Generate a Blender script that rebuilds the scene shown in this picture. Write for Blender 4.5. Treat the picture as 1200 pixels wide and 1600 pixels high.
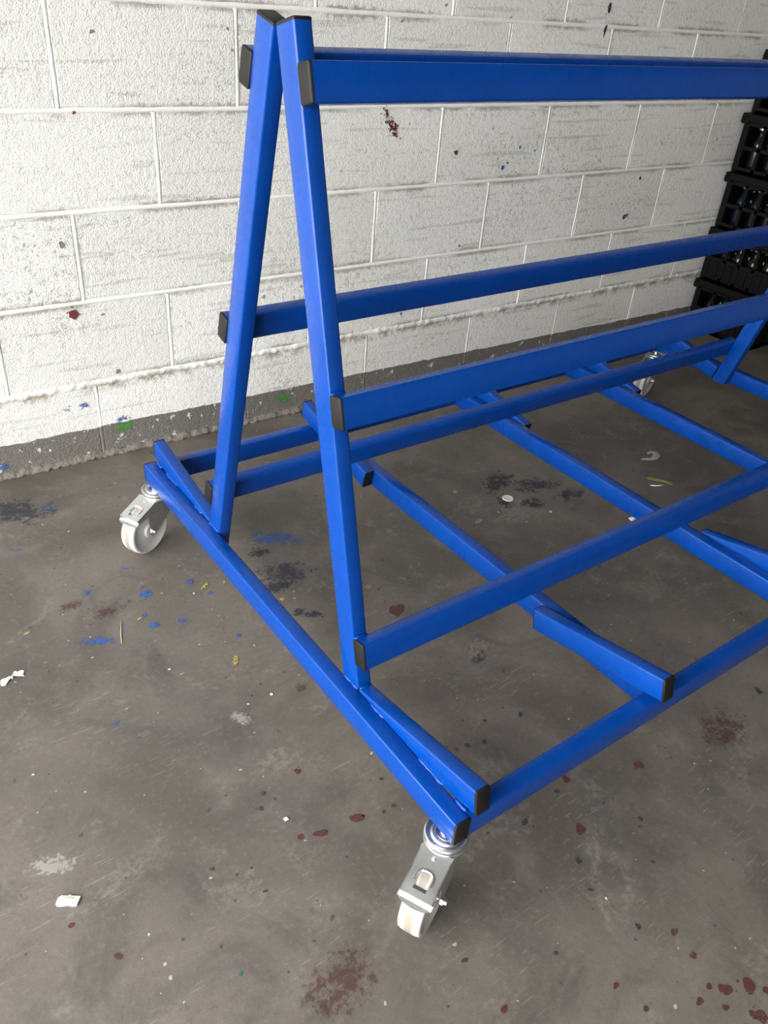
import bpy, bmesh, math, random
from mathutils import Vector, Matrix

scene = bpy.context.scene
for o in list(bpy.data.objects):
    bpy.data.objects.remove(o)
C = scene.collection
rnd = random.Random(7)

# ------------------------------------------------------------------ camera
cam = bpy.data.cameras.new('camera')
cam.sensor_fit = 'VERTICAL'; cam.sensor_height = 36.0
cam.lens = 1262.216 / 1600 * 36.0
cam.clip_start = 0.02
cam_o = bpy.data.objects.new('camera', cam); C.objects.link(cam_o)
F = Vector((0.51724778, 0.65230998, -0.55402746))
R = Vector((0.81101494, -0.58034132, 0.07388306))
U = Vector((0.27333037, 0.4875404, 0.8292134))
M = Matrix((R, U, -F)).transposed().to_4x4()
M.translation = Vector((-0.56432, -0.47781, 1.22284))
cam_o.matrix_world = M
scene.camera = cam_o

# ------------------------------------------------------------------ world: even overcast sky
SKY = 10.8
w = bpy.data.worlds.new('overcast'); scene.world = w; w.use_nodes = True
bg = w.node_tree.nodes['Background']
bg.inputs[0].default_value = (1.0, 0.99, 0.945, 1); bg.inputs[1].default_value = SKY
# portal that only guides sky sampling through the open side of the shed
DOOR_X = -2.2; DOOR_Y0 = -2.9; DOOR_H = 2.6
pl = bpy.data.lights.new('door_portal', 'AREA'); pl.shape = 'RECTANGLE'; pl.size = 1.6 - DOOR_Y0; pl.size_y = DOOR_H
pl.cycles.is_portal = True
po = bpy.data.objects.new('door_portal', pl); C.objects.link(po)
po.location = (DOOR_X, (1.6 + DOOR_Y0) / 2, DOOR_H / 2)
po.rotation_euler = (math.radians(90), 0, math.radians(-90))

scene.view_settings.view_transform = 'Standard'
scene.view_settings.look = 'None'
scene.view_settings.gamma = 1.0
scene.view_settings.use_curve_mapping = False
scene.view_settings.exposure = 0.0

# ------------------------------------------------------------------ node helpers
class NT:
    def __init__(s, name):
        s.m = bpy.data.materials.new(name); s.m.use_nodes = True
        s.t = s.m.node_tree; s.b = s.t.nodes['Principled BSDF']; s.out = s.t.nodes['Material Output']
    def n(s, typ, **kw):
        nd = s.t.nodes.new(typ)
        for k, v in kw.items(): setattr(nd, k, v)
        return nd
    def val(s, sock, v):
        if hasattr(v, 'is_linked') or isinstance(v, bpy.types.NodeSocket): s.t.links.new(v, sock)
        else: sock.default_value = v
    def math(s, op, a, b=0.0, c=None, clamp=False):
        nd = s.n('ShaderNodeMath', operation=op); nd.use_clamp = clamp
        s.val(nd.inputs[0], a); s.val(nd.inputs[1], b)
        if c is not None: s.val(nd.inputs[2], c)
        return nd.outputs[0]
    def pos(s): return s.n('ShaderNodeNewGeometry').outputs['Position']
    def objc(s): return s.n('ShaderNodeTexCoord').outputs['Object']
    def gen(s): return s.n('ShaderNodeTexCoord').outputs['Generated']
    def mapv(s, v, scale=(1, 1, 1), loc=(0, 0, 0), rot=(0, 0, 0)):
        nd = s.n('ShaderNodeMapping'); s.t.links.new(v, nd.inputs[0])
        nd.inputs[1].default_value = loc; nd.inputs[2].default_value = rot; nd.inputs[3].default_value = scale
        return nd.outputs[0]
    def noise(s, v, scale, detail=3, rough=.5, dist=0):
        nd = s.n('ShaderNodeTexNoise'); s.t.links.new(v, nd.inputs['Vector'])
        nd.inputs['Scale'].default_value = scale; nd.inputs['Detail'].default_value = detail
        nd.inputs['Roughness'].default_value = rough; nd.inputs['Distortion'].default_value = dist
        return nd.outputs[0]
    def voro(s, v, scale, feature='F1', out='Distance', rand=1.0):
        nd = s.n('ShaderNodeTexVoronoi', feature=feature); s.t.links.new(v, nd.inputs['Vector'])
        nd.inputs['Scale'].default_value = scale; nd.inputs['Randomness'].default_value = rand
        return nd.outputs[out]
    def ramp(s, v, lo, hi, a=0.0, b=1.0):          # smooth 0..1 between lo and hi
        nd = s.n('ShaderNodeMapRange', interpolation_type='SMOOTHSTEP'); nd.clamp = True
        s.val(nd.inputs[0], v); nd.inputs[1].default_value = lo; nd.inputs[2].default_value = hi
        nd.inputs[3].default_value = a; nd.inputs[4].default_value = b
        return nd.outputs[0]
    def mix(s, f, a, b):
        nd = s.n('ShaderNodeMix', data_type='RGBA')
        s.val(nd.inputs[0], f)
        for sock, v in ((nd.inputs[6], a), (nd.inputs[7], b)):
            if isinstance(v, tuple): sock.default_value = v if len(v) == 4 else v + (1,)
            else: s.t.links.new(v, sock)
        return nd.outputs[2]
    def xyz(s, v):
        nd = s.n('ShaderNodeSeparateXYZ'); s.t.links.new(v, nd.inputs[0]); return nd.outputs
    def bump(s, h, strength=.5, dist=.002, prev=None):
        nd = s.n('ShaderNodeBump'); nd.inputs['Strength'].default_value = strength
        nd.inputs['Distance'].default_value = dist; s.t.links.new(h, nd.inputs['Height'])
        if prev is not None: s.t.links.new(prev, nd.inputs['Normal'])
        return nd.outputs[0]
    def set(s, **kw):
        for k, v in kw.items():
            s.val(s.b.inputs[k.replace('_', ' ')], v if not (isinstance(v, tuple) and len(v) == 3) else v + (1,))
        return s.m

def plain(name, col, rough=.5, metal=0.0, bump=None, spec=None):
    t = NT(name); kw = dict(Base_Color=col, Roughness=rough, Metallic=metal)
    t.set(**kw)
    if bump: t.set(Normal=t.bump(t.noise(t.objc(), bump[0], 3), bump[1], bump[2]))
    if spec is not None: t.b.inputs['Specular IOR Level'].default_value = spec
    return t.m

# ---- painted block wall
def wall_material(name, kind):
    t = NT(name); p = t.pos(); z = t.xyz(p)[2]
    fine = t.noise(p, 260, 4, .65)
    mid = t.noise(p, 70, 3, .6)
    big = t.noise(p, 2.3, 3, .55)
    pit = t.voro(p, 190)
    white = t.mix(t.ramp(t.noise(p, 1.1, 2), .35, .65), (.86, .86, .845), (.80, .80, .78))
    col = white
    if kind == 'block':
        rndv = t.n('ShaderNodeObjectInfo').outputs['Random']
        col = t.mix(t.math('MULTIPLY', rndv, .45), col, (.66, .655, .63))
        # bare grey grains where the paint missed the open texture, heavier in patches and streaks
        streak = t.noise(t.mapv(p, (1.5, 1.5, 26)), 1.0, 3, .6)
        patch = t.math('ADD', t.math('MULTIPLY', t.ramp(big, .42, .68), .55), t.math('MULTIPLY', t.ramp(streak, .5, .72), .4))
        grain = t.ramp(t.math('ADD', t.math('MULTIPLY', fine, .65), t.math('MULTIPLY', mid, .35)), .36, .5, 1, 0)
        d = t.math('MULTIPLY', grain, t.math('ADD', patch, .20), clamp=True)
        col = t.mix(d, col, (.27, .26, .235))
        lines = t.math('MULTIPLY', t.ramp(t.noise(t.mapv(p, (3.2, 3.2, 48)), 1.0, 2, .55, .35), .60, .66), t.ramp(fine, .42, .56))
        col = t.mix(t.math('MULTIPLY', lines, .55), col, (.33, .32, .295))
        spots = t.ramp(t.noise(p, 33, 2, .5), .735, .775)
        col = t.mix(t.math('MULTIPLY', spots, .8), col, (.20, .195, .18))
        # grime along the edges of the block
        g = t.xyz(t.gen())
        ez = t.math('MULTIPLY', t.math('MINIMUM', g[2], t.math('SUBTRACT', 1.0, g[2])), .215)
        ex = t.math('MULTIPLY', t.math('MINIMUM', g[0], t.math('SUBTRACT', 1.0, g[0])), .44)
        e = t.math('MINIMUM', ez, t.math('MULTIPLY', ex, 2.2))
        e2 = t.math('SUBTRACT', e, t.math('MULTIPLY', t.math('SUBTRACT', mid, .42), .03))
        eg = t.ramp(e2, .0, .012, 1, 0)
        egm = t.math('MULTIPLY', eg, t.ramp(t.noise(p, 4.5, 3), .40, .56), clamp=True)
        col = t.mix(t.math('MULTIPLY', egm, .85), col, (.32, .295, .245))
    else:
        col = t.mix(t.math('MULTIPLY', t.ramp(mid, .6, .75), .35), (.82, .815, .80), (.45, .43, .39))
    # lumpy dirty joint of the bottom course
    dz = t.math('ABSOLUTE', t.math('SUBTRACT', z, .216))
    dm = t.math('MULTIPLY', t.ramp(t.math('ADD', dz, t.math('MULTIPLY', mid, .022)), .012, .036, 1, 0), t.ramp(t.noise(p, 24, 3, .7), .4, .62), clamp=True)
    col = t.mix(t.math('MULTIPLY', dm, .85), col, (.33, .295, .235))
    # grey painted skirting band with chips
    edge = t.math('ADD', z, t.math('MULTIPLY', t.math('SUBTRACT', t.noise(p, 16, 3), .5), .016))
    slope = t.math('ADD', edge, t.math('MULTIPLY', t.xyz(p)[0], .009))
    band = t.ramp(slope, .0925, .0955, 1, 0)
    greyc = t.mix(t.ramp(fine, .4, .62), (.125, .116, .106), (.185, .174, .16))
    chips = t.ramp(t.noise(p, 42, 4, .66), .625, .65)
    greyc = t.mix(t.math('MULTIPLY', chips, .85), greyc, (.66, .64, .60))
    low = t.ramp(t.math('ADD', z, t.math('MULTIPLY', mid, .02)), .012, .03, 1, 0)
    greyc = t.mix(t.math('MULTIPLY', low, .6), greyc, (.30, .275, .24))
    col = t.mix(band, col, greyc)
    h = t.math('ADD', t.math('MULTIPLY', fine, .6), t.math('MULTIPLY', mid, .6))
    n1 = t.bump(h, .95 if kind == 'block' else .35, .0045)
    if kind == 'block': n1 = t.bump(t.ramp(pit, .1, .5), .35, .0018, n1)
    return t.set(Base_Color=col, Roughness=.62, Normal=n1)

def floor_material():
    t = NT('worn_concrete'); p = t.pos()
    big = t.noise(p, 1.9, 4, .6, .6); mid = t.noise(p, 9, 4, .62, .4)
    fine = t.noise(p, 90, 4, .7); grit = t.noise(p, 420, 2, .6)
    col = t.mix(t.ramp(big, .36, .62), (.082, .0705, .061), (.138, .120, .106))
    col = t.mix(t.math('MULTIPLY', t.ramp(mid, .5, .72), .55), col, (.165, .147, .129))
    col = t.mix(t.math('MULTIPLY', t.ramp(t.noise(p, 4.2, 5, .68, .9), .50, .70), .7), col, (.062, .055, .050))
    pale = t.math('MULTIPLY', t.ramp(t.noise(t.mapv(p, loc=(5, 2, 0)), 6.5, 5, .7, 1.2), .54, .70), t.ramp(fine, .38, .6))
    col = t.mix(t.math('MULTIPLY', pale, .6), col, (.215, .195, .168))
    col = t.mix(t.math('MULTIPLY', t.ramp(fine, .52, .78), .45), col, (.21, .192, .175))
    col = t.mix(t.math('MULTIPLY', t.ramp(fine, .46, .28), .45), col, (.062, .056, .051))
    col = t.mix(t.math('MULTIPLY', t.ramp(grit, .3, .7), .22), col, (.068, .063, .058))
    # fine scratches
    for rot, sc, th in ((.5, (14, 190, 14), .70), (2.1, (17, 240, 17), .70), (1.1, (26, 230, 26), .71), (2.8, (30, 260, 30), .71)):
        s_ = t.noise(t.mapv(p, sc, rot=(0, 0, rot)), 1.0, 1, .4, .2)
        msk = t.math('MULTIPLY', t.ramp(s_, th, th + .03), t.ramp(t.noise(p, 5, 2), .5, .62))
        col = t.mix(t.math('MULTIPLY', msk, .28), col, (.30, .28, .255))
    # tiny dark pits and pale specks
    dk = t.ramp(t.noise(p, 55, 1, .4), .745, .775)
    col = t.mix(t.math('MULTIPLY', dk, .75), col, (.035, .03, .03))
    sp = t.ramp(t.noise(t.mapv(p, loc=(3, 7, 1)), 80, 1, .4), .775, .79)
    col = t.mix(t.math('MULTIPLY', sp, .75), col, (.42, .40, .37))
    h = t.math('ADD', t.math('MULTIPLY', mid, .8), t.math('ADD', t.math('MULTIPLY', fine, .35), t.math('MULTIPLY', grit, .1)))
    return t.set(Base_Color=col, Roughness=t.ramp(mid, .35, .7, .62, .8), Normal=t.bump(h, .35, .003))

def blue_paint():
    t = NT('blue_enamel'); p = t.objc()
    wd = t.pos()
    m = t.noise(wd, 11, 3, .55, .3)
    col = t.mix(t.ramp(m, .38, .65), (.0002, .043, .262), (.0002, .047, .284))
    sc = t.math('MULTIPLY', t.ramp(t.noise(t.mapv(wd, (14, 14, 60)), 1.0, 3, .6, .5), .60, .72), .25)
    col = t.mix(sc, col, (.0003, .032, .20))
    n1 = t.bump(t.noise(wd, 30, 1, .5), .03, .001)
    t.set(Base_Color=col, Roughness=t.ramp(t.noise(wd, 30, 3), .3, .7, .20, .34), Normal=n1)
    t.b.inputs['Specular IOR Level'].default_value = .38
    return t.m

def splat_material(name, col, alpha=1.0):
    t = NT(name); p = t.pos()
    t.set(Base_Color=t.mix(t.ramp(t.noise(p, 160, 3), .35, .65), col, tuple(c * .6 + .02 for c in col)), Roughness=.55)
    n = t.noise(p, 130, 3, .7)
    a = t.ramp(n, .36, .50, 0.15, alpha)
    t.set(Alpha=a)
    return t.m

def smear_material(name, col, alpha):
    t = NT(name); p = t.pos(); g = t.xyz(t.gen())
    gx = t.math('SUBTRACT', g[0], .5); gy = t.math('SUBTRACT', g[1], .5)
    r = t.math('SQRT', t.math('ADD', t.math('MULTIPLY', gx, gx), t.math('MULTIPLY', gy, gy)))
    n = t.math('ADD', t.math('MULTIPLY', t.noise(p, 38, 3, .6, .5), .5), t.math('MULTIPLY', t.noise(p, 150, 3, .6, .6), .5))
    e = t.math('ADD', t.math('MULTIPLY', t.ramp(r, .02, .5, 1, 0), .6), t.math('MULTIPLY', t.math('SUBTRACT', n, .5), 3.6))
    a = t.math('MULTIPLY', t.ramp(e, .18, .62, 0, alpha), t.ramp(r, .30, .5, 1, 0))
    t.set(Base_Color=col, Roughness=.7, Alpha=a)
    return t.m

M_block = wall_material('painted_block', 'block'); M_mortar = wall_material('painted_mortar', 'mortar')
M_floor = floor_material(); M_blue = blue_paint()
M_cap = plain('black_plastic', (.0075, .0073, .007), .55, bump=(60, .15, .001), spec=.3)
M_zinc = NT('zinc_plate')
_p = M_zinc.objc()
M_zinc = M_zinc.set(Base_Color=M_zinc.mix(M_zinc.ramp(M_zinc.noise(_p, 60, 3), .35, .65), (.66, .67, .68), (.72, .73, .73)), Metallic=1.0,
                    Roughness=M_zinc.ramp(M_zinc.noise(_p, 25, 1), .3, .7, .36, .42))
M_bright = plain('bright_steel', (.86, .87, .88), .22, 1.0)
M_seal = plain('dark_seal', (.03, .03, .03), .5)
def wheel_mat():
    t = NT('white_nylon'); p = t.objc(); y = t.xyz(p)[1]
    n = t.noise(p, 120, 4, .65)
    b = t.ramp(t.math('ADD', t.math('ABSOLUTE', y), t.math('MULTIPLY', t.math('SUBTRACT', n, .5), .010)), .005, .0085, 1, 0)
    col = t.mix(t.math('MULTIPLY', b, .8), (.56, .55, .52), (.24, .19, .15))
    col = t.mix(t.math('MULTIPLY', t.ramp(t.noise(p, 45, 4, .7), .56, .75), .3), col, (.46, .42, .36))
    return t.set(Base_Color=col, Roughness=.42)
M_wheel = wheel_mat()
M_crate = plain('black_crate_plastic', (.003, .003, .0034), .5, bump=(80, .2, .001), spec=.12)
def glass_mat(name, col):
    t = NT(name)
    t.set(Base_Color=col, Roughness=.11)
    t.b.inputs['Transmission Weight'].default_value = .35
    t.b.inputs['IOR'].default_value = 1.5
    return t.m
M_glass = [glass_mat('green_black_glass', (.004, .008, .006)), glass_mat('brown_glass', (.012, .008, .004)), glass_mat('blue_black_glass', (.007, .009, .02))]
M_bcap = plain('pale_bottle_top', (.75, .76, .76), .3, 0.6)
M_ceiling = plain('roof_sheet', (.16, .155, .145), .7)
M_plaster = plain('shed_side_wall', (.22, .215, .205), .8, bump=(30, .4, .004))
M_apron = plain('yard_concrete', (.40, .385, .36), .85, bump=(25, .4, .004))

# ------------------------------------------------------------------ object helpers
def link(name, me, mat, parent=None, smooth=False):
    if mat is not None:
        for m in (mat if isinstance(mat, list) else [mat]): me.materials.append(m)
    if smooth:
        me.polygons.foreach_set('use_smooth', [True] * len(me.polygons)); me.update()
    o = bpy.data.objects.new(name, me); C.objects.link(o)
    if parent: o.parent = parent
    return o
def mesh(name, vs, fs):
    me = bpy.data.meshes.new(name); me.from_pydata([tuple(v) for v in vs], [], fs); me.update(); return me
def bm_mesh(name, bm):
    bmesh.ops.recalc_face_normals(bm, faces=bm.faces)
    me = bpy.data.meshes.new(name); bm.to_mesh(me); bm.free(); return me
def sharp(me, deg=35):
    me.polygons.foreach_set('use_smooth', [True] * len(me.polygons))
    bm = bmesh.new(); bm.from_mesh(me)
    for e in bm.edges:
        if len(e.link_faces) == 2 and e.calc_face_angle(0) > math.radians(deg): e.smooth = False
    bm.to_mesh(me); bm.free(); return me
def add_box(bm, lo, hi, mat=None, bev=0):
    x0, y0, z0 = lo; x1, y1, z1 = hi
    v = [bm.verts.new(c) for c in ((x0,y0,z0),(x1,y0,z0),(x1,y1,z0),(x0,y1,z0),(x0,y0,z1),(x1,y0,z1),(x1,y1,z1),(x0,y1,z1))]
    fs = [bm.faces.new([v[i] for i in f]) for f in ((3,2,1,0),(4,5,6,7),(0,1,5,4),(1,2,6,5),(2,3,7,6),(3,0,4,7))]
    if bev:
        es = {e for f in fs for e in f.edges}
        bmesh.ops.bevel(bm, geom=list(es), offset=bev, segments=1, affect='EDGES')
    if mat is not None and not bev: bmesh.ops.transform(bm, matrix=mat, verts=v)
    return v
def add_lathe(bm, prof, n=24, axis='Z', close=True, off=(0, 0, 0)):
    rings = []
    for r, h in prof:
        ring = []
        for i in range(n):
            a = 2 * math.pi * i / n
            c = (r * math.cos(a), r * math.sin(a), h) if axis == 'Z' else (r * math.cos(a), h, r * math.sin(a))
            ring.append(bm.verts.new((c[0] + off[0], c[1] + off[1], c[2] + off[2])))
        rings.append(ring)
    for a, b in zip(rings, rings[1:]):
        for i in range(n): bm.faces.new((a[i], a[(i+1) % n], b[(i+1) % n], b[i]))
    if close: bm.faces.new(rings[0][::-1]); bm.faces.new(rings[-1])
def empty(name, loc=(0, 0, 0), rz=0):
    o = bpy.data.objects.new(name, None); C.objects.link(o); o.location = loc; o.rotation_euler = (0, 0, rz)
    o.empty_display_size = .05; return o
def tag(o, label=None, cat=None, group=None, kind=None):
    if label: o['label'] = label
    if cat: o['category'] = cat
    if group: o['group'] = group
    if kind: o['kind'] = kind
    return o

# ------------------------------------------------------------------ the shed
WY, WYAW, WX = 1.60475, -0.01538, 0.26257
wall = empty('wall_back', (0, WY, 0), WYAW); tag(wall, kind='structure')
ZJ = [0.005 + .225 * k for k in range(0, 15)]
U0, U1 = -2.45, 4.4
bm = bmesh.new(); add_box(bm, (U0, .0045, -.02), (U1, .20, 3.15))
link('mortar_bed', bm_mesh('mortar_bed', bm), M_mortar, wall)

def block_mesh(seed, bw=.441, bh=.2155, dep=.03):
    r = random.Random(seed); pts = []
    nx, nz = 8, 4
    def j(a): return r.uniform(-a, a)
    for i in range(nx): pts.append((-bw/2 + bw*i/nx + (j(.004) if i else 0), -bh/2 + (j(.0016) if i else .002)))
    for i in range(nz): pts.append((bw/2 + (j(.0016) if i else -.001), -bh/2 + bh*i/nz))
    for i in range(nx): pts.append((bw/2 - bw*i/nx + (j(.004) if i else 0), bh/2 + (j(.0016) if i else -.002)))
    for i in range(nz): pts.append((-bw/2 + (j(.0016) if i else .001), bh/2 - bh*i/nz))
    n = len(pts)
    vs = [(x, dep, z) for x, z in pts] + [(x, .0022, z) for x, z in pts] + [(x * .988, j(.0004), z * .975) for x, z in pts]
    fs = []
    for a in (0, n):
        for i in range(n): fs.append((a + i, a + (i+1) % n, a + n + (i+1) % n, a + n + i))
    fs.append(tuple(range(2*n, 3*n)))
    return mesh('block', vs, fs)
BM_ = [block_mesh(s) for s in range(5)]
for m in BM_: m.materials.append(M_block)

def bead_mesh(name, length, wid, h, step, jit, seed, horiz=True, base=.0046):
    r = random.Random(seed); n = max(2, int(length / step)); prof = [(-.5, 0), (-.36, .72), (0, 1), (.36, .72), (.5, 0)]
    vs, fs = [], []
    for i in range(n + 1):
        s = length * i / n; o = r.uniform(-jit, jit) * .5; k = 1 + r.uniform(-1, 1) * jit / h * .5; ww = wid * (1 + r.uniform(-.18, .18))
        for a, b in prof:
            y = base - b * h * k + r.uniform(-jit, jit) * .15
            vs.append((s, y, a * ww + o) if horiz else (a * ww + o, y, s))
    for i in range(n):
        for q in range(4):
            a = i * 5 + q; fs.append((a, a + 1, a + 6, a + 5))
    return mesh(name, vs, fs)
def fix(me):
    bm = bmesh.new(); bm.from_mesh(me); bmesh.ops.recalc_face_normals(bm, faces=bm.faces)
    if sum(f.normal.y * f.calc_area() for f in bm.faces) > 0: bmesh.ops.reverse_faces(bm, faces=bm.faces)
    bm.to_mesh(me); bm.free(); return me
perp = [fix(bead_mesh('perpend_joint',   .214, .0145, .0054, .018, .0008, 40 + s, False)) for s in range(4)]
for m in perp: m.materials.append(M_mortar); m.polygons.foreach_set('use_smooth', [True]*len(m.polygons))
for k in range(14):
    zc = ZJ[k] + .1125
    off = WX if k % 2 == 1 else WX - .225
    if k == 0: off = WX - .225
    for i in range(-7, 11):
        u = off + .45 * i            # joint on the left side of block i
        if u + .45 < U0 + .02 or u > U1 - .1: continue
        if u > U0 + .01:
            o = link('perpend_joint', perp[(i + k) % 4], None, wall); o.location = (u, 0, zc - .107)
        if u < U0 + .01 or u + .45 > U1 + .2: continue
        o = link('block', BM_[rnd.randrange(5)], None, wall)
        o.location = (u + .225, rnd.uniform(-.0006, .0008), zc); o.rotation_euler = (rnd.uniform(-.002, .002), 0, rnd.uniform(-.001, .001))
        if rnd.random() < .5: o.scale = (1, 1, 1)
for k in range(1, 15):
    lump = k == 1
    me = fix(bead_mesh('bed_joint', U1 - U0, .024 if lump else .0145, .0072 if lump else .0058, .008 if lump else .02, .0042 if lump else .0009, k))
    o = link('bed_joint', me, M_mortar, wall, True); o.location = (U0, 0, ZJ[k] - (.004 if lump else 0))

bm = bmesh.new(); add_box(bm, (-6, -6, -.2), (5, 1.9, 0))
floor = tag(link('floor', bm_mesh('floor', bm), M_floor), kind='structure')
# rough mortar fillet where wall meets floor
me = fix(bead_mesh('trim_1', U1 - U0, .022, .020, .009, .0075, 99, base=.004))
tr = link('trim_1', me, plain('rough_fillet', (.17, .153, .132), .85, bump=(90, .8, .006)), None, True)
tr.location = (U0 * math.cos(WYAW), WY + U0 * math.sin(WYAW), .004); tr.rotation_euler = (0, 0, WYAW); tag(tr, kind='structure')
bm = bmesh.new(); add_box(bm, (DOOR_X, -4.5, DOOR_H), (4.4, 1.9, 3.25))
tag(link('ceiling', bm_mesh('ceiling', bm), M_ceiling), kind='structure')
bm = bmesh.new(); add_box(bm, (4.2, -4.5, 0), (4.4, 1.53, 3.1))
tag(link('wall_right', bm_mesh('wall_right', bm), M_plaster), kind='structure')
bm = bmesh.new(); add_box(bm, (DOOR_X, -4.5, 0), (4.2, -4.3, 3.1))
tag(link('wall_front', bm_mesh('wall_front', bm), plain('light_bounce_wall', (.36, .36, .35), .7, bump=(30, .4, .004))), kind='structure')  # unseen wall, its tone raised to bounce light onto the back wall

bm = bmesh.new(); add_box(bm, (DOOR_X - .2, -4.5, 0), (DOOR_X, DOOR_Y0, 3.25))  # unseen wall added to narrow the door opening and limit the daylight
tag(link('wall_left_baffle', bm_mesh('wall_left_baffle', bm), M_plaster), kind='structure')
# ------------------------------------------------------------------ paint marks on floor and wall
COL = dict(red=(.085, .022, .022), blue=(.03, .10, .33), navy=(.028, .032, .05), yellow=(.42, .36, .07), white=(.62, .60, .56),
           green=(.06, .25, .04), grey=(.22, .22, .22), teal=(.02, .13, .17), wallred=(.15, .022, .018), wallblue=(.02, .09, .36), wallnavy=(.012, .014, .035))
SPL = {k: splat_material('splat_' + k, v) for k, v in COL.items()}
SMR = {k: smear_material('smear_' + k, v, {'red': .45, 'white': .3, 'navy': .7, 'blue': .75, 'yellow': .45, 'green': .85}.get(k, .7)) for k, v in COL.items()}
def blob_pts(r, cx, cy, rad, n, asp, rot):
    out = []
    h1, h2, h3 = (r.uniform(0, 6.28) for _ in range(3)); a2, a3, a5 = r.uniform(0, .22), r.uniform(0, .18), r.uniform(0, .12)
    for i in range(n):
        a = 2 * math.pi * i / n
        q = rad * (1 + a2 * math.cos(2*a + h1) + a3 * math.cos(3*a + h2) + a5 * math.cos(5*a + h3) + r.uniform(-.06, .06))
        x, y = q * math.cos(a) * asp, q * math.sin(a) / asp
        out.append((cx + x * math.cos(rot) - y * math.sin(rot), cy + x * math.sin(rot) + y * math.cos(rot)))
    return out
def splat_mesh(seed, rad, kind, onwall):
    r = random.Random(seed); vs, fs = [], []
    def addb(cx, cy, q, n=14, asp=1.0, rot=0):
        pts = blob_pts(r, cx, cy, q, n, asp, rot); b = len(vs)
        for x, y in pts: vs.append((x, y))
        fs.append(tuple(range(b, b + n)))
    if kind == 3:                                   # stippled diagonal smear
        for i in range(110):
            s = r.uniform(-1, 1); addb(s * rad * .95 + r.gauss(0, rad*.3), -s * rad * 1.25 + r.gauss(0, rad*.3), rad * r.uniform(.04, .15), 8)
    else:
        addb(0, 0, rad, 18, r.uniform(.85, 1.25), r.uniform(0, 3))
        if rad > .006:
            for i in range(r.randrange(1, 5)):
                a, d = r.uniform(0, 6.28), rad * r.uniform(1.1, 2.2); addb(d*math.cos(a), d*math.sin(a), rad * r.uniform(.06, .25), 8)
    if onwall: v3 = [(x, -.0, z) for x, z in vs]; f3 = fs
    else: v3 = [(x, y, 0) for x, y in vs]; f3 = fs
    return mesh('paint_splat', v3, f3)
red = [(-0.192,-0.008,0.0422,1),(-0.09,0.215,0.0107,0),(-0.122,0.227,0.0067,0),(-0.058,0.346,0.0071,0),(-0.021,0.206,0.0123,0),(-0.133,0.337,0.0056,0),(-0.151,0.312,0.0055,0),(0.354,0.064,0.0089,0),(0.297,-0.024,0.0114,0),(0.499,0.012,0.0108,0),(0.723,-0.021,0.0451,1),(-0.184,0.942,0.0257,1),(-0.258,0.998,0.0189,1),(0.366,0.615,0.0223,0),(0.286,-0.235,0.0069,0),(0.28,-0.275,0.0068,0),(0.278,-0.334,0.0109,0),(0.314,-0.351,0.0124,0),(0.155,-0.285,0.0052,0),(0.288,-0.385,0.0122,0),(0.231,-0.323,0.0067,0),(-0.019,-0.169,0.0063,0),(-0.022,-0.085,0.0051,0),(-0.446,0.202,0.0064,0),(-0.487,0.284,0.0053,0),(0.143,-0.238,0.0052,0),(0.226,-0.112,0.0041,0),(0.222,0.229,0.0044,0),(0.247,0.225,0.0059,0),(0.281,0.214,0.006,0),(0.318,0.254,0.0046,0),(0.062,0.25,0.0043,0),(0.048,0.191,0.0055,0),(0.025,0.191,0.0041,0),(-0.272,0.254,0.004,0),(-0.219,0.174,0.0039,0),(-0.244,0.223,0.0026,0),(-0.218,0.221,0.0026,0),(0.05,0.522,0.0124,1),(0.332,-0.372,0.0083,0),(0.261,-0.318,0.0054,0),(0.256,-0.35,0.0054,0),(0.211,0.243,0.0029,0),(1.003,0.565,0.0204,1),(0.353,0.071,0.0044,0),(0.405,-0.069,0.0059,0)]
blue = [(-0.1,0.956,0.0161,0),(-0.246,0.861,0.0205,1),(-0.126,0.848,0.0118,0),(-0.212,1.028,0.009,0),(0.016,0.724,0.0066,0),(0.025,0.885,0.007,0),(-0.101,1.064,0.0102,1),(0.258,1.0,0.0354,1),(-0.187,1.404,0.0124,1),(-0.132,0.888,0.0069,0),(0.004,0.947,0.0089,0),(-0.061,0.826,0.0112,1),(-0.292,0.625,0.0046,0),(-0.301,1.264,0.0098,1)]
teal = [(0.347,-0.017,0.0044,0),(-0.309,0.082,0.0037,0)]
navy = [(-.25,1.43,.06,1),(0.212,0.865,0.0496,1),(0.199,0.971,0.0256,1),(0.169,0.722,0.0142,1),(0.956,0.923,0.0494,1),(0.906,0.833,0.0261,1),(0.974,0.788,0.0286,1),(1.056,0.856,0.0498,1),(1.106,0.769,0.0368,1),(0.369,0.107,0.006,0),(0.426,0.391,0.0164,1),(0.882,0.0,0.0089,0),(0.243,-0.197,0.0054,0),(0.102,-0.154,0.0039,0),(0.391,0.227,0.0062,0),(0.223,0.04,0.007,0),(0.319,0.055,0.0058,0),(0.248,-0.064,0.0069,1),(0.162,0.824,0.0306,1),(0.193,0.7,0.0132,1)]
yellow = [(-0.024,0.659,0.0144,2),(0.026,0.914,0.0142,2),(0.157,0.781,0.0069,0),(-0.271,0.817,0.0033,0),(-0.362,0.958,0.0086,2),(0.071,0.905,0.0071,2),(-0.263,0.648,0.0031,0),(-0.144,0.883,0.0068,2),(0.354,0.717,0.0071,1)]
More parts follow.
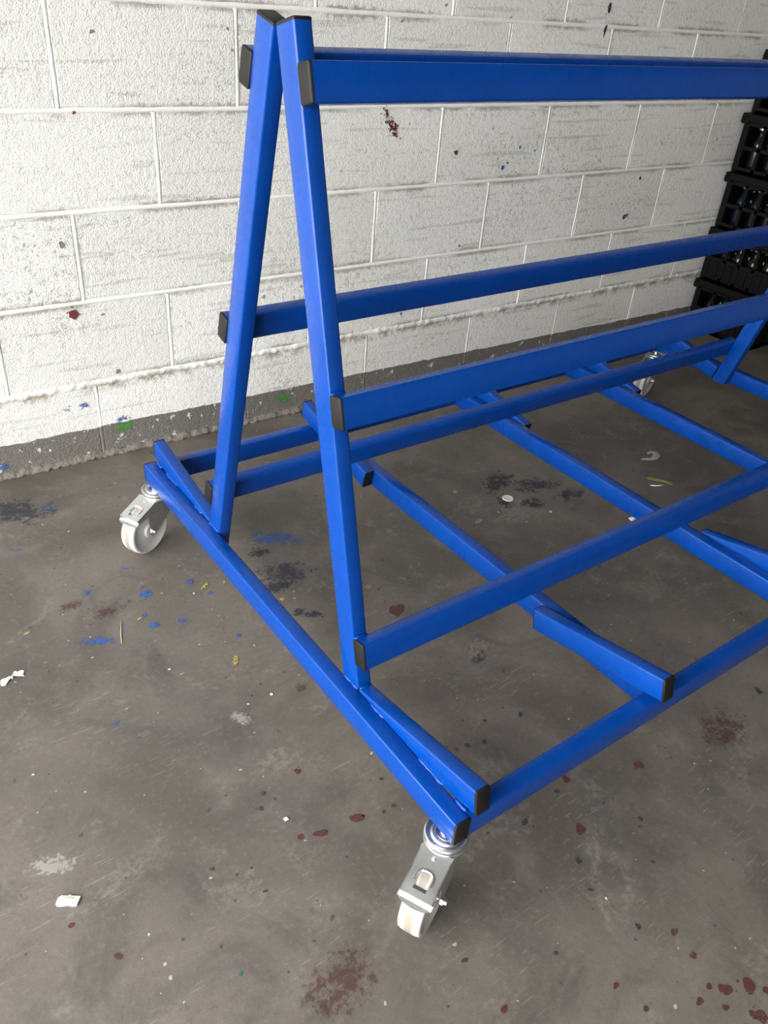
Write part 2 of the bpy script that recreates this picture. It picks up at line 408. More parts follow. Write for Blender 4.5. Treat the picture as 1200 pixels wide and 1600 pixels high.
white = [(-0.151,0.705,0.0032,0),(-0.134,0.68,0.0063,1),(-0.456,0.587,0.003,0),(-0.059,0.536,0.003,0),(-0.397,0.207,0.0026,0),(0.236,-0.137,0.0027,0),(-0.007,0.902,0.0035,0),(0.82,0.947,0.0085,1),(0.774,0.798,0.0121,1),(0.989,0.731,0.0063,0),(-0.481,0.395,0.0228,1),(-0.083,0.51,0.0165,1),(0.613,0.103,0.0082,1)]
sq = 0
for cname, lst in (('red', red), ('blue', blue), ('teal', teal), ('navy', navy), ('yellow', yellow), ('white', white)):
    for x, y, rad, kind in lst:
        sq += 1
        if kind == 1:
            q = rad * 1.7; asp = rnd.uniform(1.1, 1.5) if cname != 'blue' else 1.6
            me = mesh('paint_smear', [(-q*asp, -q/asp, 0), (q*asp, -q/asp, 0), (q*asp, q/asp, 0), (-q*asp, q/asp, 0)], [(0, 1, 2, 3)])
            o = link('paint_smear', me, SMR[cname], floor); o.rotation_euler = (0, 0, {'red': .15, 'blue': -.6}.get(cname, rnd.uniform(-.9, .6)))
        else:
            o = link('paint_splat', splat_mesh(sq, rad * (.85 if kind == 0 else .55), kind, False), SPL[cname], floor)
            if kind == 2: o.scale = (1.8, .7, 1); o.rotation_euler = (0, 0, rnd.uniform(0, 1.2))
        o.location = (x, y, .0004 + .00001 * sq)
wm = [('wallred',0.9713,0.8603,0.027,3),('wallred',1.2295,0.7731,0.0097,0),('wallred',0.0063,0.4285,0.0159,0),('wallblue',1.4367,0.7184,0.0093,0),('wallblue',1.455,0.733,0.005,0),('wallblue',1.5004,0.7786,0.0062,0),('wallblue',1.5701,0.7664,0.0046,0),('wallnavy',1.799,1.1821,0.0128,4),('wallnavy',1.7984,1.1203,0.0113,4),('wallnavy',2.15,0.6487,0.0077,0),('wallnavy',2.1124,0.5108,0.0138,0),('green',0.1043,0.0782,0.02,1),('green',0.6222,0.0571,0.0179,1),('blue',0.0001,0.1669,0.0103,1),('blue',-0.0487,0.166,0.0082,1),('blue',0.1012,0.1017,0.0113,1),('grey',0.1329,1.065,0.0062,0),('grey',0.1026,0.2505,0.0077,0),('grey',0.0012,0.6075,0.0093,0),('wallred',-0.0866,0.6145,0.0046,0),('wallred',0.071,0.9012,0.0046,0),('wallnavy',1.0697,0.2746,0.0046,4),('grey',0.0799,0.4177,0.0046,0),('blue',-0.2385,0.0371,0.0097,1),('green',1.4736,0.0245,0.0108,1),('wallred',1.2902,0.4787,0.0046,0),('grey',0.4637,1.0807,0.0046,0)]
for c, u, z, rad, kind in wm:
    sq += 1
    if kind == 1:
        q = rad * 1.7
        me = mesh('paint_smear', [(-q*1.3, 0, -q), (q*1.3, 0, -q), (q*1.3, .0001, q), (-q*1.3, .0001, q)], [(0, 1, 2, 3)])
        t = SMR.get(c + '_w')
        if t is None:
            t = SMR[c].copy(); t.name = 'smear_wall_' + c; SMR[c + '_w'] = t
            for nd in t.node_tree.nodes:               # measure the falloff in the plane of the wall
                if nd.type == 'SEPXYZ':
                    for l in list(t.node_tree.links):
                        if l.from_node == nd and l.from_socket.name == 'Y': t.node_tree.links.new(nd.outputs['Z'], l.to_socket)
        o = link('paint_smear', me, t, wall)
    else:
        o = link('paint_splat', splat_mesh(sq, rad * (1 if kind == 3 else .8), kind, True), SPL[c], wall)
        if kind == 4: o.scale = (.6, 1, 1.7)
    o.location = (u, -.0018, z)

# ------------------------------------------------------------------ the trolley
zb, h, wd, L, A = .20553, .04671, .02904, 1.1727, .24513
yf, wl, dl, zt = .29725, .0276, .04676, 1.16785
xr, hr, tk = .02708, .04906, .02889
XC = [0.0, .4706, .95323, 1.43034, 1.90671]
XE = XC[4] + wd
sa, ca = math.sin(A), math.cos(A)
trolley = empty('rack_trolley', (XE / 2, L / 2, 0))
tag(trolley, 'blue painted steel A-frame rack trolley on white castors, standing on the concrete floor', 'trolley')
ORG = Vector((XE / 2, L / 2, 0))

def section(hw, hh, r=.003, seg=2):
    pts = []
    for cx, cy, a0 in ((hw - r, hh - r, 0), (-hw + r, hh - r, 90), (-hw + r, -hh + r, 180), (hw - r, -hh + r, 270)):
        for i in range(seg + 1):
            a = math.radians(a0 + 90 * i / seg); pts.append((cx + r * math.cos(a), cy + r * math.sin(a)))
    return pts
def tube(name, P0, d, e1, e2, w1, w2, length, cut0=None, parent=None, mat=None):
    """box section: corner P0, axis d, widths w1 along e1 and w2 along e2; cut0 = z where the start is sawn level"""
    P0, d, e1, e2 = Vector(P0), Vector(d), Vector(e1), Vector(e2)
    ctr = P0 + e1 * w1 / 2 + e2 * w2 / 2
    sec = section(w1 / 2, w2 / 2); n = len(sec); vs = []
    for end in (0, 1):
        for a, b in sec:
            q = ctr + e1 * a + e2 * b
            t = length if end else (0 if cut0 is None else (cut0 - q.z) / d.z)
            vs.append(q + d * t - ORG)
    fs = [(i, (i+1) % n, n + (i+1) % n, n + i) for i in range(n)] + [tuple(range(n))[::-1], tuple(range(n, 2*n))]
    me = mesh(name, vs, fs); bm = bmesh.new(); bm.from_mesh(me); bmesh.ops.recalc_face_normals(bm, faces=bm.faces); bm.to_mesh(me); bm.free()
    sharp(me, 50)
    return link(name, me, mat or M_blue, parent or trolley)
def cap(parent, P0, out, e1, e2, w1, w2, th=.0045):
    """plastic end cap sitting on the end plane through P0, facing out"""
    P0, out, e1, e2 = Vector(P0), Vector(out), Vector(e1), Vector(e2)
    ctr = P0 + e1 * w1 / 2 + e2 * w2 / 2; vs = []
    rows = ((0, 0), (th * .7, 0), (th, .0016))
    for t, ins in rows:
        for a, b in section(w1 / 2 + .0003 - ins, w2 / 2 + .0003 - ins, .0032, 2): vs.append(ctr + out * t + e1 * a + e2 * b - ORG)
    n = len(vs) // 3; fs = []
    for k in range(2):
        for i in range(n): fs.append((k*n + i, k*n + (i+1) % n, (k+1)*n + (i+1) % n, (k+1)*n + i))
    fs += [tuple(range(n))[::-1], tuple(range(2*n, 3*n))]
    me = mesh('end_cap', vs, fs); bm = bmesh.new(); bm.from_mesh(me); bmesh.ops.recalc_face_normals(bm, faces=bm.faces); bm.to_mesh(me); bm.free()
    o = link('end_cap', sharp(me, 50), M_cap, parent); o['label'] = 'black plastic end cap'; return o
def weld(parent, a, b, r=.0035, seed=0):
    rr = random.Random(seed); a, b = Vector(a), Vector(b); d = (b - a); ln = d.length; d.normalize()
    s1 = d.orthogonal().normalized(); s2 = d.cross(s1); n = max(3, int(ln / .006)); vs, fs = [], []
    for i in range(n + 1):
        q = r * rr.uniform(.75, 1.2) * (1 if 0 < i < n else .45)
        c = a + d * ln * i / n + s1 * rr.uniform(-.0006, .0006)
        for k in range(6):
            an = k * math.pi / 3; vs.append(c + s1 * q * math.cos(an) + s2 * q * math.sin(an) - ORG)
    for i in range(n):
        for k in range(6): fs.append((i*6 + k, i*6 + (k+1) % 6, i*6 + 6 + (k+1) % 6, i*6 + 6 + k))
    fs += [tuple(range(6))[::-1], tuple(range(n*6, n*6 + 6))]
    me = mesh('weld_bead', vs, fs); bm = bmesh.new(); bm.from_mesh(me); bmesh.ops.recalc_face_normals(bm, faces=bm.faces); bm.to_mesh(me); bm.free()
    return link('weld_bead', me, M_blue, parent, True)

X, Y, Z = Vector((1, 0, 0)), Vector((0, 1, 0)), Vector((0, 0, 1))
T = .0045
# end beams (full length, capped) and cross beams (between the base rails)
beams = []
for k, xc in enumerate(XC):
    if k in (0, 4):
        b = tube('end_beam', (xc, T, zb - h), Y, X, Z, wd, h, L - 2*T)
        cap(b, (xc, T, zb - h), -Y, X, Z, wd, h); cap(b, (xc, L - T, zb - h), Y, X, Z, wd, h)
    else:
        b = tube('cross_beam', (xc, .0014 + wd, zb - h), Y, X, Z, wd, h, L - 2 * wd - .0028)
    beams.append(b)
for y in (.0014, L - .0014 - wd):
    tube('base_rail', (wd, y, zb - h), X, Y, Z, wd, h, XC[4] - wd)
# legs: front pair leans back, back pair leans forward
legs = {}
for end, x in (('near', wd), ('far', XC[4] - wl)):
    for side in (1, -1):
        if side == 1: f0, d, q = Vector((x, yf, zb)), Vector((0, sa, ca)), Vector((0, ca, -sa))
        else: f0, d, q = Vector((x, L - yf, zb)), Vector((0, -sa, ca)), Vector((0, -ca, -sa))
        ln = (zt - zb) / ca
        lg = tube('leg', f0, d, X, q, wl, dl, ln - T * .3, cut0=zb - h)
        cap(lg, f0 + d * (ln - T * .3), d, X, q, wl, dl)
        legs[end, side] = lg
# horizontal rails on the outer faces of the legs
for side in (1, -1):
    for s in (.89349, .46476, .05193):
        if side == 1: b, d, q = Vector((0, yf, zb)), Vector((0, sa, ca)), Vector((0, ca, -sa))
        else: b, d, q = Vector((0, L - yf, zb)), Vector((0, -sa, ca)), Vector((0, -ca, -sa))
        P0 = b + d * s - q * (tk + .0002); x0 = xr + T; x1 = XE - xr - T
        rl = tube('rail', P0 + X * x0, X, d, q, hr, tk, x1 - x0)
        cap(rl, P0 + X * x0, -X, d, q, hr, tk); cap(rl, P0 + X * x1, X, d, q, hr, tk)
        if side == 1:
            top = b + d * (s + hr) - q * .002
            weld(rl, top + X * (wd + .001), top + X * (wd + wl - .001), .0032, int(s * 100))
# tilted support arms beside the beams
def arm(x, y0, z0, y1, z1, i, bside=None):
    """top-left line runs (y0,z0) at the foot to (y1,z1) at the outer end"""
    p0, p1 = Vector((x, y0, z0)), Vector((x, y1, z1)); d = (p1 - p0).normalized(); n = Vector((0, -d.z, d.y)) if d.y > 0 else Vector((0, d.z, -d.y))
    if n.z < 0: n = -n
    ha, wa = .0459, .0268
    a = tube('support_arm', p0 - n * ha, d, X, n, wa, ha, (p1 - p0).length - T)
    cap(a, p1 - d * T - n * ha, d, X, n, wa, ha)
    if i > 0: cap(a, p0 - n * ha + d * .0005, -d, X, n, wa, ha, .002)
    return a
arms = {}
ax = [wd + .0002, XC[1] - .0272, XC[2] + wd + .0003, XC[3] + wd + .0003, XC[4] - .0272]
for i, x in enumerate(ax):
    tip = .2608 if i == 0 else .2700; foot = .2085 if i == 0 else .2060; ya = yf - .004
    if i == 0: ya = yf - .0025
    arms[i, 1] = arm(x, ya, foot, .001 if i in (0, 4) else -.006, tip, 0 if i in (0, 4) else 1)
    arms[i, -1] = arm(x, L - ya, foot, L - .001 if i in (0, 4) else L + .004, tip, 0 if i in (0, 4) else 1)
for sgn, f in ((1, lambda y: y), (-1, lambda y: L - y)):
    for j, (a, b) in enumerate(((.262, .222), (.130, .066), (.040, .012))):
        weld(arms[0, sgn], (wd + .0005, f(a), zb + .0005), (wd + .0005, f(b), zb + .0005), .0036, 10 * j + sgn)
weld(legs['near', 1], (wd, yf + .0005, zb + .001), (wd, yf + dl - .002, zb + .001), .0035, 3)
weld(legs['near', 1], (wd + .002, yf - .001, zb + .003), (wd + wl - .002, yf - .001, zb + .003), .0032, 4)
weld(legs['near', -1], (wd, L - yf - .0005, zb + .001), (wd, L - yf - dl + .002, zb + .001), .0035, 5)

# ------------------------------------------------------------------ castors (part of the trolley, with sub-parts)
TRL, RW = .05, .0625
def castor_parts():
    ps = {}
    bm = bmesh.new()                                   # stem and top washer
    add_lathe(bm, [(.0105, .1588), (.0105, .1505), (.0165, .1500), (.0165, .1475)], 20); ps['stem'] = (bm_mesh('stem', bm), M_bright)
    bm = bmesh.new()                                   # swivel bearing: two stacked dished rings with a dark seal between
    add_lathe(bm, [(.0150, .1450), (.0185, .1488), (.0225, .1488), (.0250, .1462), (.0285, .1462), (.0325, .1490), (.0348, .1478), (.0352, .1440), (.0335, .1425), (.0330, .1408)], 36)
    ps['swivel_ring'] = (sharp(bm_mesh('swivel_ring', bm), 40), M_zinc)
    bm = bmesh.new(); add_lathe(bm, [(.0338, .1412), (.0338, .1392)], 36); ps['seal'] = (bm_mesh('seal', bm), M_seal)
    # fork: crown disc and two cheek plates tapering to the axle
    bm = bmesh.new()
    add_lathe(bm, [(.0345, .1395), (.0352, .1380), (.0350, .1330), (.0320, .1300)], 36)
    for s in (-1, 1):
        y0, y1 = s * .0235, s * .0260
        prof = [(-.033, .134), (.040, .134), (.063, .1255), (.061, .080), (.0605, .057), (.056, .052), (.048, .051), (.041, .054), (.034, .060), (.014, .070), (-.014, .087), (-.032, .106)]
        va = [bm.verts.new((x, y0, z)) for x, z in prof]; vb = [bm.verts.new((x, y1, z)) for x, z in prof]; n = len(prof)
        bm.faces.new(va); bm.faces.new(vb[::-1])
        for i in range(n): bm.faces.new((va[i], vb[i], vb[(i+1) % n], va[(i+1) % n]))
    add_box(bm, (-.010, -.0235, .1270), (.036, .0235, .1300))
    ps['castor'] = (sharp(bm_mesh('castor', bm), 30), M_zinc)
    bm = bmesh.new()                                   # wheel, axis along local Y
    add_lathe(bm, [(.0125, -.0205), (.0165, -.0205), (.0195, -.0160), (.030, -.0145), (.050, -.0155), (.0545, -.0185), (.0575, -.0190), (.0605, -.0175), (.0620, -.0120), (.0625, -.006), (.0625, .006), (.0620, .0120), (.0605, .0175), (.0575, .0190), (.0545, .0185), (.050, .0155), (.030, .0145), (.0195, .0160), (.0165, .0205), (.0125, .0205)], 48, 'Y')
    ps['wheel'] = (sharp(bm_mesh('wheel', bm), 40), M_wheel)
    bm = bmesh.new()
    for s in (1,):
        add_lathe(bm, [(.0022, -.0260), (.0022, .0255), (.0075, s*.0260), (.0075, s*.0305), (.0045, s*.0310), (.0045, s*.0350), (.0035, s*.0358)], 6 if s else 12, 'Y')
    ps['axle_bolt'] = (bm_mesh('axle_bolt', bm), M_bright)
    bm = bmesh.new(); add_lathe(bm, [(.0070, -.0260), (.0070, -.0310), (.0042, -.0312), (.0042, -.0345), (.0032, -.0352)], 6, 'Y')
    ps['axle_nut'] = (bm_mesh('axle_nut', bm), M_bright)
    # brake pedal: sloping plate with a square hole, folded side flanges and a rounded toe lip
    bm = bmesh.new()
    x0, z0, x1, z1, hw, th = .020, .1415, .100, .1165, .0265, .0022
    def zz(x): return z0 + (z1 - z0) * (x - x0) / (x1 - x0)
    def strip(xa, xb, ya, yb):
        v = [bm.verts.new((x, y, zz(x) + dz)) for dz in (-th, 0) for x, y in ((xa, ya), (xb, ya), (xb, yb), (xa, yb))]
        for f in ((3,2,1,0),(4,5,6,7),(0,1,5,4),(1,2,6,5),(2,3,7,6),(3,0,4,7)): bm.faces.new([v[i] for i in f])
    hx0, hx1, hy = .066, .090, .0105
    strip(x0 + .010, hx0, -hw, hw); strip(hx0, hx1, -hw, -hy); strip(hx0, hx1, hy, hw); strip(hx1, x1, -hw, hw)
    for s in (-1, 1):
        pr = [(x0 + .016, zz(x0 + .016)), (x1 - .001, zz(x1 - .001)), (x1 - .002, zz(x1) - .009), (.060, zz(.06) - .020), (.040, zz(.04) - .014)]
        va = [bm.verts.new((x, s * hw, z)) for x, z in pr]; vb = [bm.verts.new((x, s * (hw - .002), z)) for x, z in pr]; n = len(pr)
        bm.faces.new(va); bm.faces.new(vb[::-1])
        for i in range(n): bm.faces.new((va[i], vb[i], vb[(i+1) % n], va[(i+1) % n]))
    add_lathe(bm, [(.0035, zz(.042) - .001), (.0033, zz(.042) + .0012), (.0020, zz(.042) + .0020)], 10, off=(.042, 0, 0))
    ps['brake_pedal'] = (bm_mesh('brake_pedal', bm), M_zinc)
    bm = bmesh.new()                                   # toe lip under the pedal end
    nseg = 8; va, vb = [], []
    for i in range(nseg + 1):
        t = -1 + 2 * i / nseg; y = t * (hw + .001); bx = x1 - .004; fx = x1 + .010 * math.sqrt(max(0, 1 - t * t * .92))
        va.append((bx, y, zz(x1) - .0062)); vb.append((fx, y, zz(x1) - .0105))
    top = [bm.verts.new(c) for c in va + vb[::-1]]; bot = [bm.verts.new((c[0], c[1], c[2] - .0025)) for c in va + vb[::-1]]
    bm.faces.new(top); bm.faces.new(bot[::-1]); n = len(top)
    for i in range(n): bm.faces.new((top[i], bot[i], bot[(i+1) % n], top[(i+1) % n]))
    ps['toe_lip'] = (bm_mesh('toe_lip', bm), M_zinc)
    bm = bmesh.new()                                   # bright tongue seen through the hole
    v = [(.064, zz(.064) - .0105), (.080, zz(.080) - .0055), (.0925, zz(.0925) - .0030)]
    a_ = [[bm.verts.new((x, s * .0098, z - k)) for x, z in v] for s in (-1, 1) for k in (0, .0015)]
    for i in range(2):
        bm.faces.new((a_[0][i], a_[0][i+1], a_[2][i+1], a_[2][i])); bm.faces.new((a_[1][i], a_[3][i], a_[3][i+1], a_[1][i+1]))
    ps['brake_tongue'] = (bm_mesh('brake_tongue', bm), M_bright)
    bm = bmesh.new()                                   # raised arch over the hole
    pts = []
    for i in range(13):
        a = math.pi * i / 12; pts.append(Vector((.074 - .0125 * math.sin(a) ** .6, .0135 * math.cos(a), 0)))
    pts = [Vector((.080, .0135, 0))] + pts + [Vector((.080, -.0135, 0))]
    rings = []
    for i, p in enumerate(pts):
        d = (pts[min(i+1, len(pts)-1)] - pts[max(i-1, 0)]).normalized(); s1 = Vector((-d.y, d.x, 0))
        rings.append([bm.verts.new((p.x + s1.x*.0021*math.cos(k*math.pi/3), p.y + s1.y*.0021*math.cos(k*math.pi/3), zz(p.x) + .0005 + .0018*math.sin(k*math.pi/3))) for k in range(6)])
    for a, b in zip(rings, rings[1:]):
        for k in range(6): bm.faces.new((a[k], a[(k+1) % 6], b[(k+1) % 6], b[k]))
    ps['brake_arch'] = (bm_mesh('brake_arch', bm), M_bright)
    return ps
CP = castor_parts()
for n, (me, m) in CP.items(): me.materials.append(m)
for x, y, deg in ((wd/2, .030, -154), (wd/2, L - .030, -153), (XC[4] + wd/2 - .004, L - .026, -163), (XC[4] + wd/2, .034, -150)):
    base = bpy.data.objects.new('castor', CP['castor'][0]); C.objects.link(base); base.parent = trolley
    base.location = Vector((x, y, 0)) - ORG; base.rotation_euler = (0, 0, math.radians(deg)); base['label'] = 'zinc swivel castor with white wheel'
    for n, (me, m) in CP.items():
        if n == 'castor': continue
        o = bpy.data.objects.new(n, me); C.objects.link(o); o.parent = base
        if n == 'wheel': o.location = (TRL + .002, 0, RW); o['label'] = 'white nylon wheel with a brown tread line'
        if n in ('axle_bolt', 'axle_nut'): o.location = (TRL + .002, 0, RW)

# ------------------------------------------------------------------ stacked bottle crates
CX, CY0, CYW, CXL, CH = 2.655, 1.196, .335, .405, .2175
def crate_meshes(closed):
    bm = bmesh.new()
    ty = .004
    add_box(bm, (.006, .006, 0), (CXL - .006, CYW - .006, .010))                      # base
    for x0, x1, y0, y1 in ((0, .034, 0, .034), (CXL - .034, CXL, 0, .034), (0, .034, CYW - .034, CYW), (CXL - .034, CXL, CYW - .034, CYW)):
        add_box(bm, (x0 + ty, y0 + ty, .006), (x1 - ty, y1 - ty, .186), bev=.003)
    ny, nx = 4, 5
    py, px = (CYW - .06) / ny, (CXL - .06) / nx
    def faces_x(x0, x1):
        add_box(bm, (x0, .02, 0), (x1, CYW - .02, .022)); add_box(bm, (x0, .02, .086), (x1, CYW - .02, .100)); add_box(bm, (x0, .02, .172), (x1, CYW - .02, .190))
        for j in range(1, ny): add_box(bm, (x0, .03 + py*j - .007, .01), (x1, .03 + py*j + .007, .18))
    def faces_y(y0, y1):
        add_box(bm, (.02, y0, 0), (CXL - .02, y1, .022)); add_box(bm, (.02, y0, .086), (CXL - .02, y1, .100)); add_box(bm, (.02, y0, .172), (CXL - .02, y1, .190))
        for j in range(1, nx): add_box(bm, (.03 + px*j - .007, y0, .01), (.03 + px*j + .007, y1, .18))
    add_box(bm, (CXL - .014, .02, .01), (CXL - .011, CYW - .02, .186)); add_box(bm, (.02, CYW - .014, .01), (CXL - .02, CYW - .011, .186))  # unseen solid far panels, added to keep light out of the crate interior
    faces_x(.006, .012); faces_x(CXL - .012, CXL - .006); faces_y(.006, .012); faces_y(CYW - .012, CYW - .006)
    if closed:
        add_box(bm, (.009, .02, .02), (.011, CYW - .02, .090)); add_box(bm, (.02, .009, .02), (CXL - .02, .011, .090))
        for j in range(ny):
            c = .03 + py * (j + .5); add_box(bm, (.004, c - .012, .016), (.010, c + .012, .084), bev=.002)
        for j in range(nx):
            c = .03 + px * (j + .5); add_box(bm, (c - .012, .004, .016), (c + .012, .010, .084), bev=.002)
    body = bm_mesh('crate_body', bm)
    bm = bmesh.new()                                                                  # rim: lip all round the top
    for lo, hi in (((-.006, -.006, .188), (CXL + .006, .012, CH - .002)), ((-.006, CYW - .012, .188), (CXL + .006, CYW + .006, CH - .002)),
                   ((-.006, .012, .188), (.012, CYW - .012, CH - .002)), ((CXL - .012, .012, .188), (CXL + .006, CYW - .012, CH - .002))):
        add_box(bm, lo, hi, bev=.003)
    for x, y in ((-.008, -.008), (CXL - .03, -.008), (-.008, CYW - .03), (CXL - .03, CYW - .03)):
        add_box(bm, (x, y, .178), (x + .038, y + .038, .206), bev=.005)
    rim = bm_mesh('crate_rim', bm)
    bm = bmesh.new()                                                                  # cell dividers
    for j in range(1, ny): add_box(bm, (.012, .03 + py*j - .0015, .01), (CXL - .012, .03 + py*j + .0015, .085))
    for j in range(1, nx): add_box(bm, (.03 + px*j - .0015, .012, .01), (.03 + px*j + .0015, CYW - .012, .0845))
    div = bm_mesh('cell_divider', bm)
    return body, rim, div, px, py
def bottle_meshes():
    bm = bmesh.new()
    add_lathe(bm, [(.024, .0), (.0285, .003), (.0290, .012), (.0290, .095), (.0280, .106), (.0235, .118), (.0165, .129), (.0130, .142), (.0122, .158), (.0140, .160), (.0140, .165), (.0120, .1655)], 20)
    g = sharp(bm_mesh('glass_bottle', bm), 60)
    bm = bmesh.new(); add_lathe(bm, [(.0152, .1600), (.0152, .1640), (.0140, .1700), (.0110, .1715)], 16)
    return g, sharp(bm_mesh('bottle_cap', bm), 50)
BG = bottle_meshes()
for m in BG: m.transform(Matrix.Diagonal((1, 1, .935, 1)))
BG[1].materials.append(M_bcap)
GL = []
for m in M_glass:
    g = BG[0].copy(); g.materials.append(m); GL.append(g)
CM = {c: crate_meshes(c) for c in (True, False)}
for c in CM:
    for me in CM[c][:3]: me.materials.append(M_crate)
ordn = ['bottom crate of the black crate stack, behind the blue rail, resting on floor', 'second crate up, black, solid ribbed lower panels, between two blue rails',
        'middle crate of the black stack, open windows, partly behind the blue rail', 'black open-sided bottle crate, fourth up from floor, beside the white wall',
        'topmost black bottle crate of the stack, crossed by the top blue rail']
crown = ['bottom', 'second', 'middle', 'fourth', 'top']
for lev in range(5):
    closed = lev < 2; body, rim, div, px, py = CM[closed]
    c = empty('bottle_crate', (CX, CY0 - (.014 if lev == 4 else 0), CH * lev + .0008 * (lev + 1)), 0)
    tag(c, ordn[lev], 'crate', 'stacked black bottle crates')
    for n, me in (('crate_body', body), ('crate_rim', rim), ('cell_divider', div)):
        o = bpy.data.objects.new(n, me); C.objects.link(o); o.parent = c
    for i in range(2):
        for j in range(4):
            pass
            b = bpy.data.objects.new('glass_bottle', GL[(i + j * 2 + lev) % 3 if rnd.random() < .6 else 0]); C.objects.link(b)
            b.location = (CX + .03 + px * (i + .5) + rnd.uniform(-.003, .003), CY0 - (.014 if lev == 4 else 0) + .03 + py * (j + .5) + rnd.uniform(-.004, .004), CH * lev + .0008 * (lev + 1) + .0101)
            b.rotation_euler = (0, 0, rnd.uniform(0, 6))
            where = (['nearest the camera end', 'second from the camera end', 'second from the wall', 'nearest the wall'][j] + ' in the front row') if i == 0 else (['at the camera end', 'second from the camera end', 'second from the wall', 'at the wall end'][j] + ' of the second row')
            tag(b, 'dark glass bottle %s of the %s crate' % (where, crown[lev]), 'bottle', 'bottles in the crates')
            k = bpy.data.objects.new('bottle_cap', BG[1]); C.objects.link(k); k.parent = b

# ------------------------------------------------------------------ litter on the floor
M_paper = plain('white_paper', (.86, .86, .84), .7); M_grey = plain('pale_plaster', (.60, .57, .53), .8, bump=(150, .6, .002))
def sheet(name, outline, th, mat, seed, bulge=.004):
    """crumpled thin scrap from an outline, with thickness"""
    r = random.Random(seed); n = len(outline); cx = sum(p[0] for p in outline) / n; cy = sum(p[1] for p in outline) / n
    rings = [(1.0, 0), (.6, .6), (.25, 1)]; top = []; vs = []
    for s, b in rings:
        for x, y in outline: vs.append((cx + (x - cx) * s, cy + (y - cy) * s, th + bulge * b * r.uniform(.3, 1.1)))
    m = len(vs); fs = []
    for k in range(2):
        for i in range(n): fs.append((k*n + i, k*n + (i+1) % n, (k+1)*n + (i+1) % n, (k+1)*n + i))
    fs.append(tuple(range(2*n, 3*n)))
    for x, y in outline: vs.append((x, y, .0))
    for i in range(n): fs.append((m + i, m + (i+1) % n, (i+1) % n, i))
    fs.append(tuple(range(m, m + n))[::-1])
    return link(name, mesh(name, vs, fs), mat)
# white torn paper: two lumps joined by a twisted strip
PO = [(-0.0014,0.0071),(0.0008,0.012),(0.0038,0.0117),(0.0069,0.0072),(0.0123,0.0087),(0.0177,0.0059),(0.017,0.0),(0.0136,-0.0042),(0.0145,-0.0099),(0.0127,-0.0098),(0.0108,-0.0056),(0.0044,-0.0021),(-0.0004,0.0007),(-0.0021,0.0034),(-0.0072,-0.0008),(-0.0049,-0.0047),(-0.0067,-0.0057),(-0.0094,-0.0035),(-0.013,-0.0054),(-0.0191,-0.0058),(-0.0203,-0.0101),(-0.0206,-0.015),(-0.0233,-0.0173),(-0.0275,-0.0148),(-0.0307,-0.0134),(-0.0294,-0.0066),(-0.0277,-0.0005),(-0.025,0.0019),(-0.0218,0.0002),(-0.0187,-0.0019),(-0.0118,-0.001),(-0.0081,0.0014),(-0.0042,0.0046)]
paper = sheet('paper_scrap', PO, .0014, M_paper, 1, .004)
paper.location = (-0.4160, 0.8459, .0003)
tag(paper, 'torn white paper scrap twisted in the middle, at the left edge of the floor', 'litter')
pc = sheet('plaster_piece', [(-.017,-.006),(-.013,-.0085),(-.003,-.0075),(.001,-.0065),(.009,-.0085),(.015,-.007),(.0165,.002),(.017,.007),(.004,.0075),(.0005,.0095),(-.002,.0075),(-.012,.008),(-.0165,.004)], .004, M_grey, 2, .002)
pc.location = (-.479, .323, .0003); pc.rotation_euler = (0, 0, math.radians(-33)); tag(pc, 'small pale grey oblong plaster piece on floor at lower left', 'litter')
bm = bmesh.new(); add_lathe(bm, [(.0155, 0), (.0165, .0008), (.0160, .0022), (.0140, .0026), (.0120, .0016), (.004, .0018)], 24)
dc = link('plastic_disc', bm_mesh('plastic_disc', bm), plain('cream_plastic', (.62, .61, .54), .45), None, True); dc.location = (.929, .843, .0003)
tag(dc, 'round flattened cream disc lying on floor inside the trolley base', 'disc')
film_m = plain('clear_film', (.50, .48, .46), .25); film_m.node_tree.nodes['Principled BSDF'].inputs['Alpha'].default_value = .55
def ribbon(name, pts, wid, th, mat, seed):
    rr = random.Random(seed); vs, fs = [], []
    for i, (x, y) in enumerate(pts):
        d = (Vector(pts[min(i+1, len(pts)-1)]) - Vector(pts[max(i-1, 0)])).normalized(); nx, ny = -d.y, d.x
        for k, hgt in ((-.5, 0), (-.5, th), (0, th + rr.uniform(.001, .004)), (.5, th), (.5, 0)):
            vs.append((x + nx * wid[i] * k, y + ny * wid[i] * k, hgt))
    n = len(pts)
    for i in range(n - 1):
        for k in range(5): fs.append((i*5 + k, i*5 + (k+1) % 5, i*5 + 5 + (k+1) % 5, i*5 + 5 + k))
    fs += [tuple(range(5))[::-1], tuple(range(n*5 - 5, n*5))]
    me = mesh(name, vs, fs); bm = bmesh.new(); bm.from_mesh(me); bmesh.ops.recalc_face_normals(bm, faces=bm.faces); bm.to_mesh(me); bm.free()
    return link(name, me, mat)
fl = ribbon('film_scrap', [(-0.056, -0.0062), (-0.041, -0.012), (-0.0258, -0.0202), (-0.0075, -0.0208), (0.0122, -0.0129), (0.0204, 0.0014), (0.0151, 0.0114), (-0.0061, 0.0086)], [.006, .009, .014, .020, .024, .022, .014, .006], .001, film_m, 3)
fl.location = (1.527, .809, .0003); tag(fl, 'crumpled clear plastic film scrap on floor beyond the middle cross beams', 'litter')
ms = sheet('yellow_strip', [(-.040,.008),(-.030,.001),(-.010,-.004),(.012,-.008),(.033,-.018),(.038,-.004),(.022,.006),(.004,.011),(-.012,.016),(-.034,.018)], .0012, plain('olive_leaf', (.20, .18, .045), .7), 4, .002)
ms.location = (1.417, .685, .0003); ms.rotation_euler = (0, 0, math.radians(-40)); tag(ms, 'dull yellow strip lying on floor just above a thin white sliver', 'litter')
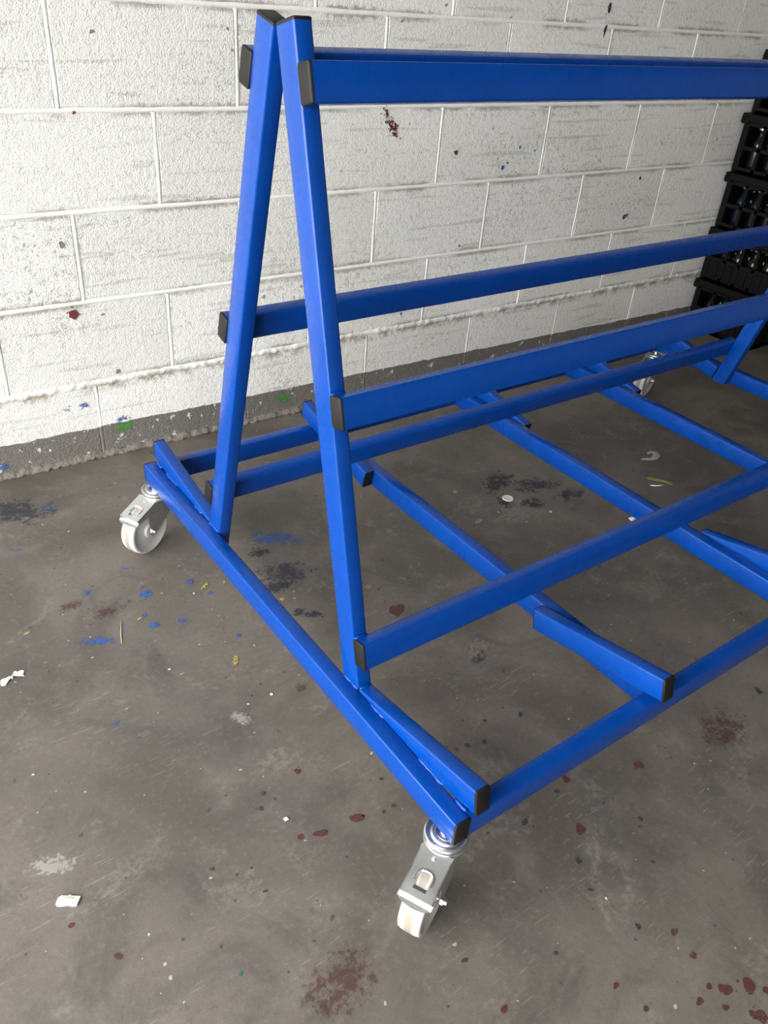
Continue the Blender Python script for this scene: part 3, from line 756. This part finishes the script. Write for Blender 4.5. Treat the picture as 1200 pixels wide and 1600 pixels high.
bm = bmesh.new(); sl = []
def curve_tube(name, pts, r, mat):
    vs, fs = [], []
    for i, p in enumerate(pts):
        d = (Vector(pts[min(i+1, len(pts)-1)]) - Vector(pts[max(i-1, 0)])).normalized(); s1 = d.cross(Z).normalized(); s2 = d.cross(s1)
        rr = r * (1 if 0 < i < len(pts) - 1 else .4)
        for k in range(6):
            q = Vector(p) + s1 * rr * math.cos(k*math.pi/3) + s2 * rr * math.sin(k*math.pi/3); vs.append(q)
    n = len(pts)
    for i in range(n - 1):
        for k in range(6): fs.append((i*6+k, i*6+(k+1) % 6, i*6+6+(k+1) % 6, i*6+6+k))
    fs += [tuple(range(6)), tuple(range(n*6-6, n*6))[::-1]]
    me = mesh(name, vs, fs); bm = bmesh.new(); bm.from_mesh(me); bmesh.ops.recalc_face_normals(bm, faces=bm.faces); bm.to_mesh(me); bm.free()
    return link(name, me, mat, None, True)
bm.free()
sv = curve_tube('white_sliver', [(-.022, .012, .0016), (-.010, .003, .0016), (.004, -.004, .0016), (.022, -.009, .0016)], .0016, M_paper)
sv.location = (1.386, .671, .0002); tag(sv, 'thin curved white sliver on floor under the yellow strip', 'litter')
st = curve_tube('straw', [(.0, .0, .0012), (-.009, -.022, .0012), (-.018, -.046, .0012), (-.026, -.071, .0012)], .0011, plain('dry_straw', (.48, .40, .27), .7))
st.location = (-.180, .8965, .0002); tag(st, 'single dry straw stalk on floor left of the trolley', 'straw')
for i, (x, y, s, lb) in enumerate(((-.126, .270, .0052, 'tiny white chip on floor, left of the near castor'), (1.172, .585, .016, 'pale chip on floor against the middle cross beam'), (-.007, .5355, .0036, 'tiny white crumb on floor beside the end beam'))):
    c_ = sheet('white_chip', [(s*math.cos(a*1.047 + i)*(1 + .3*((a*7 + i) % 3 - 1)), s*.7*math.sin(a*1.047 + i)) for a in range(6)], .001 + s*.15, M_paper if i != 1 else M_grey, 20 + i, s*.25)
    c_.location = (x, y, .0003); tag(c_, lb, 'litter', 'chips on the floor')
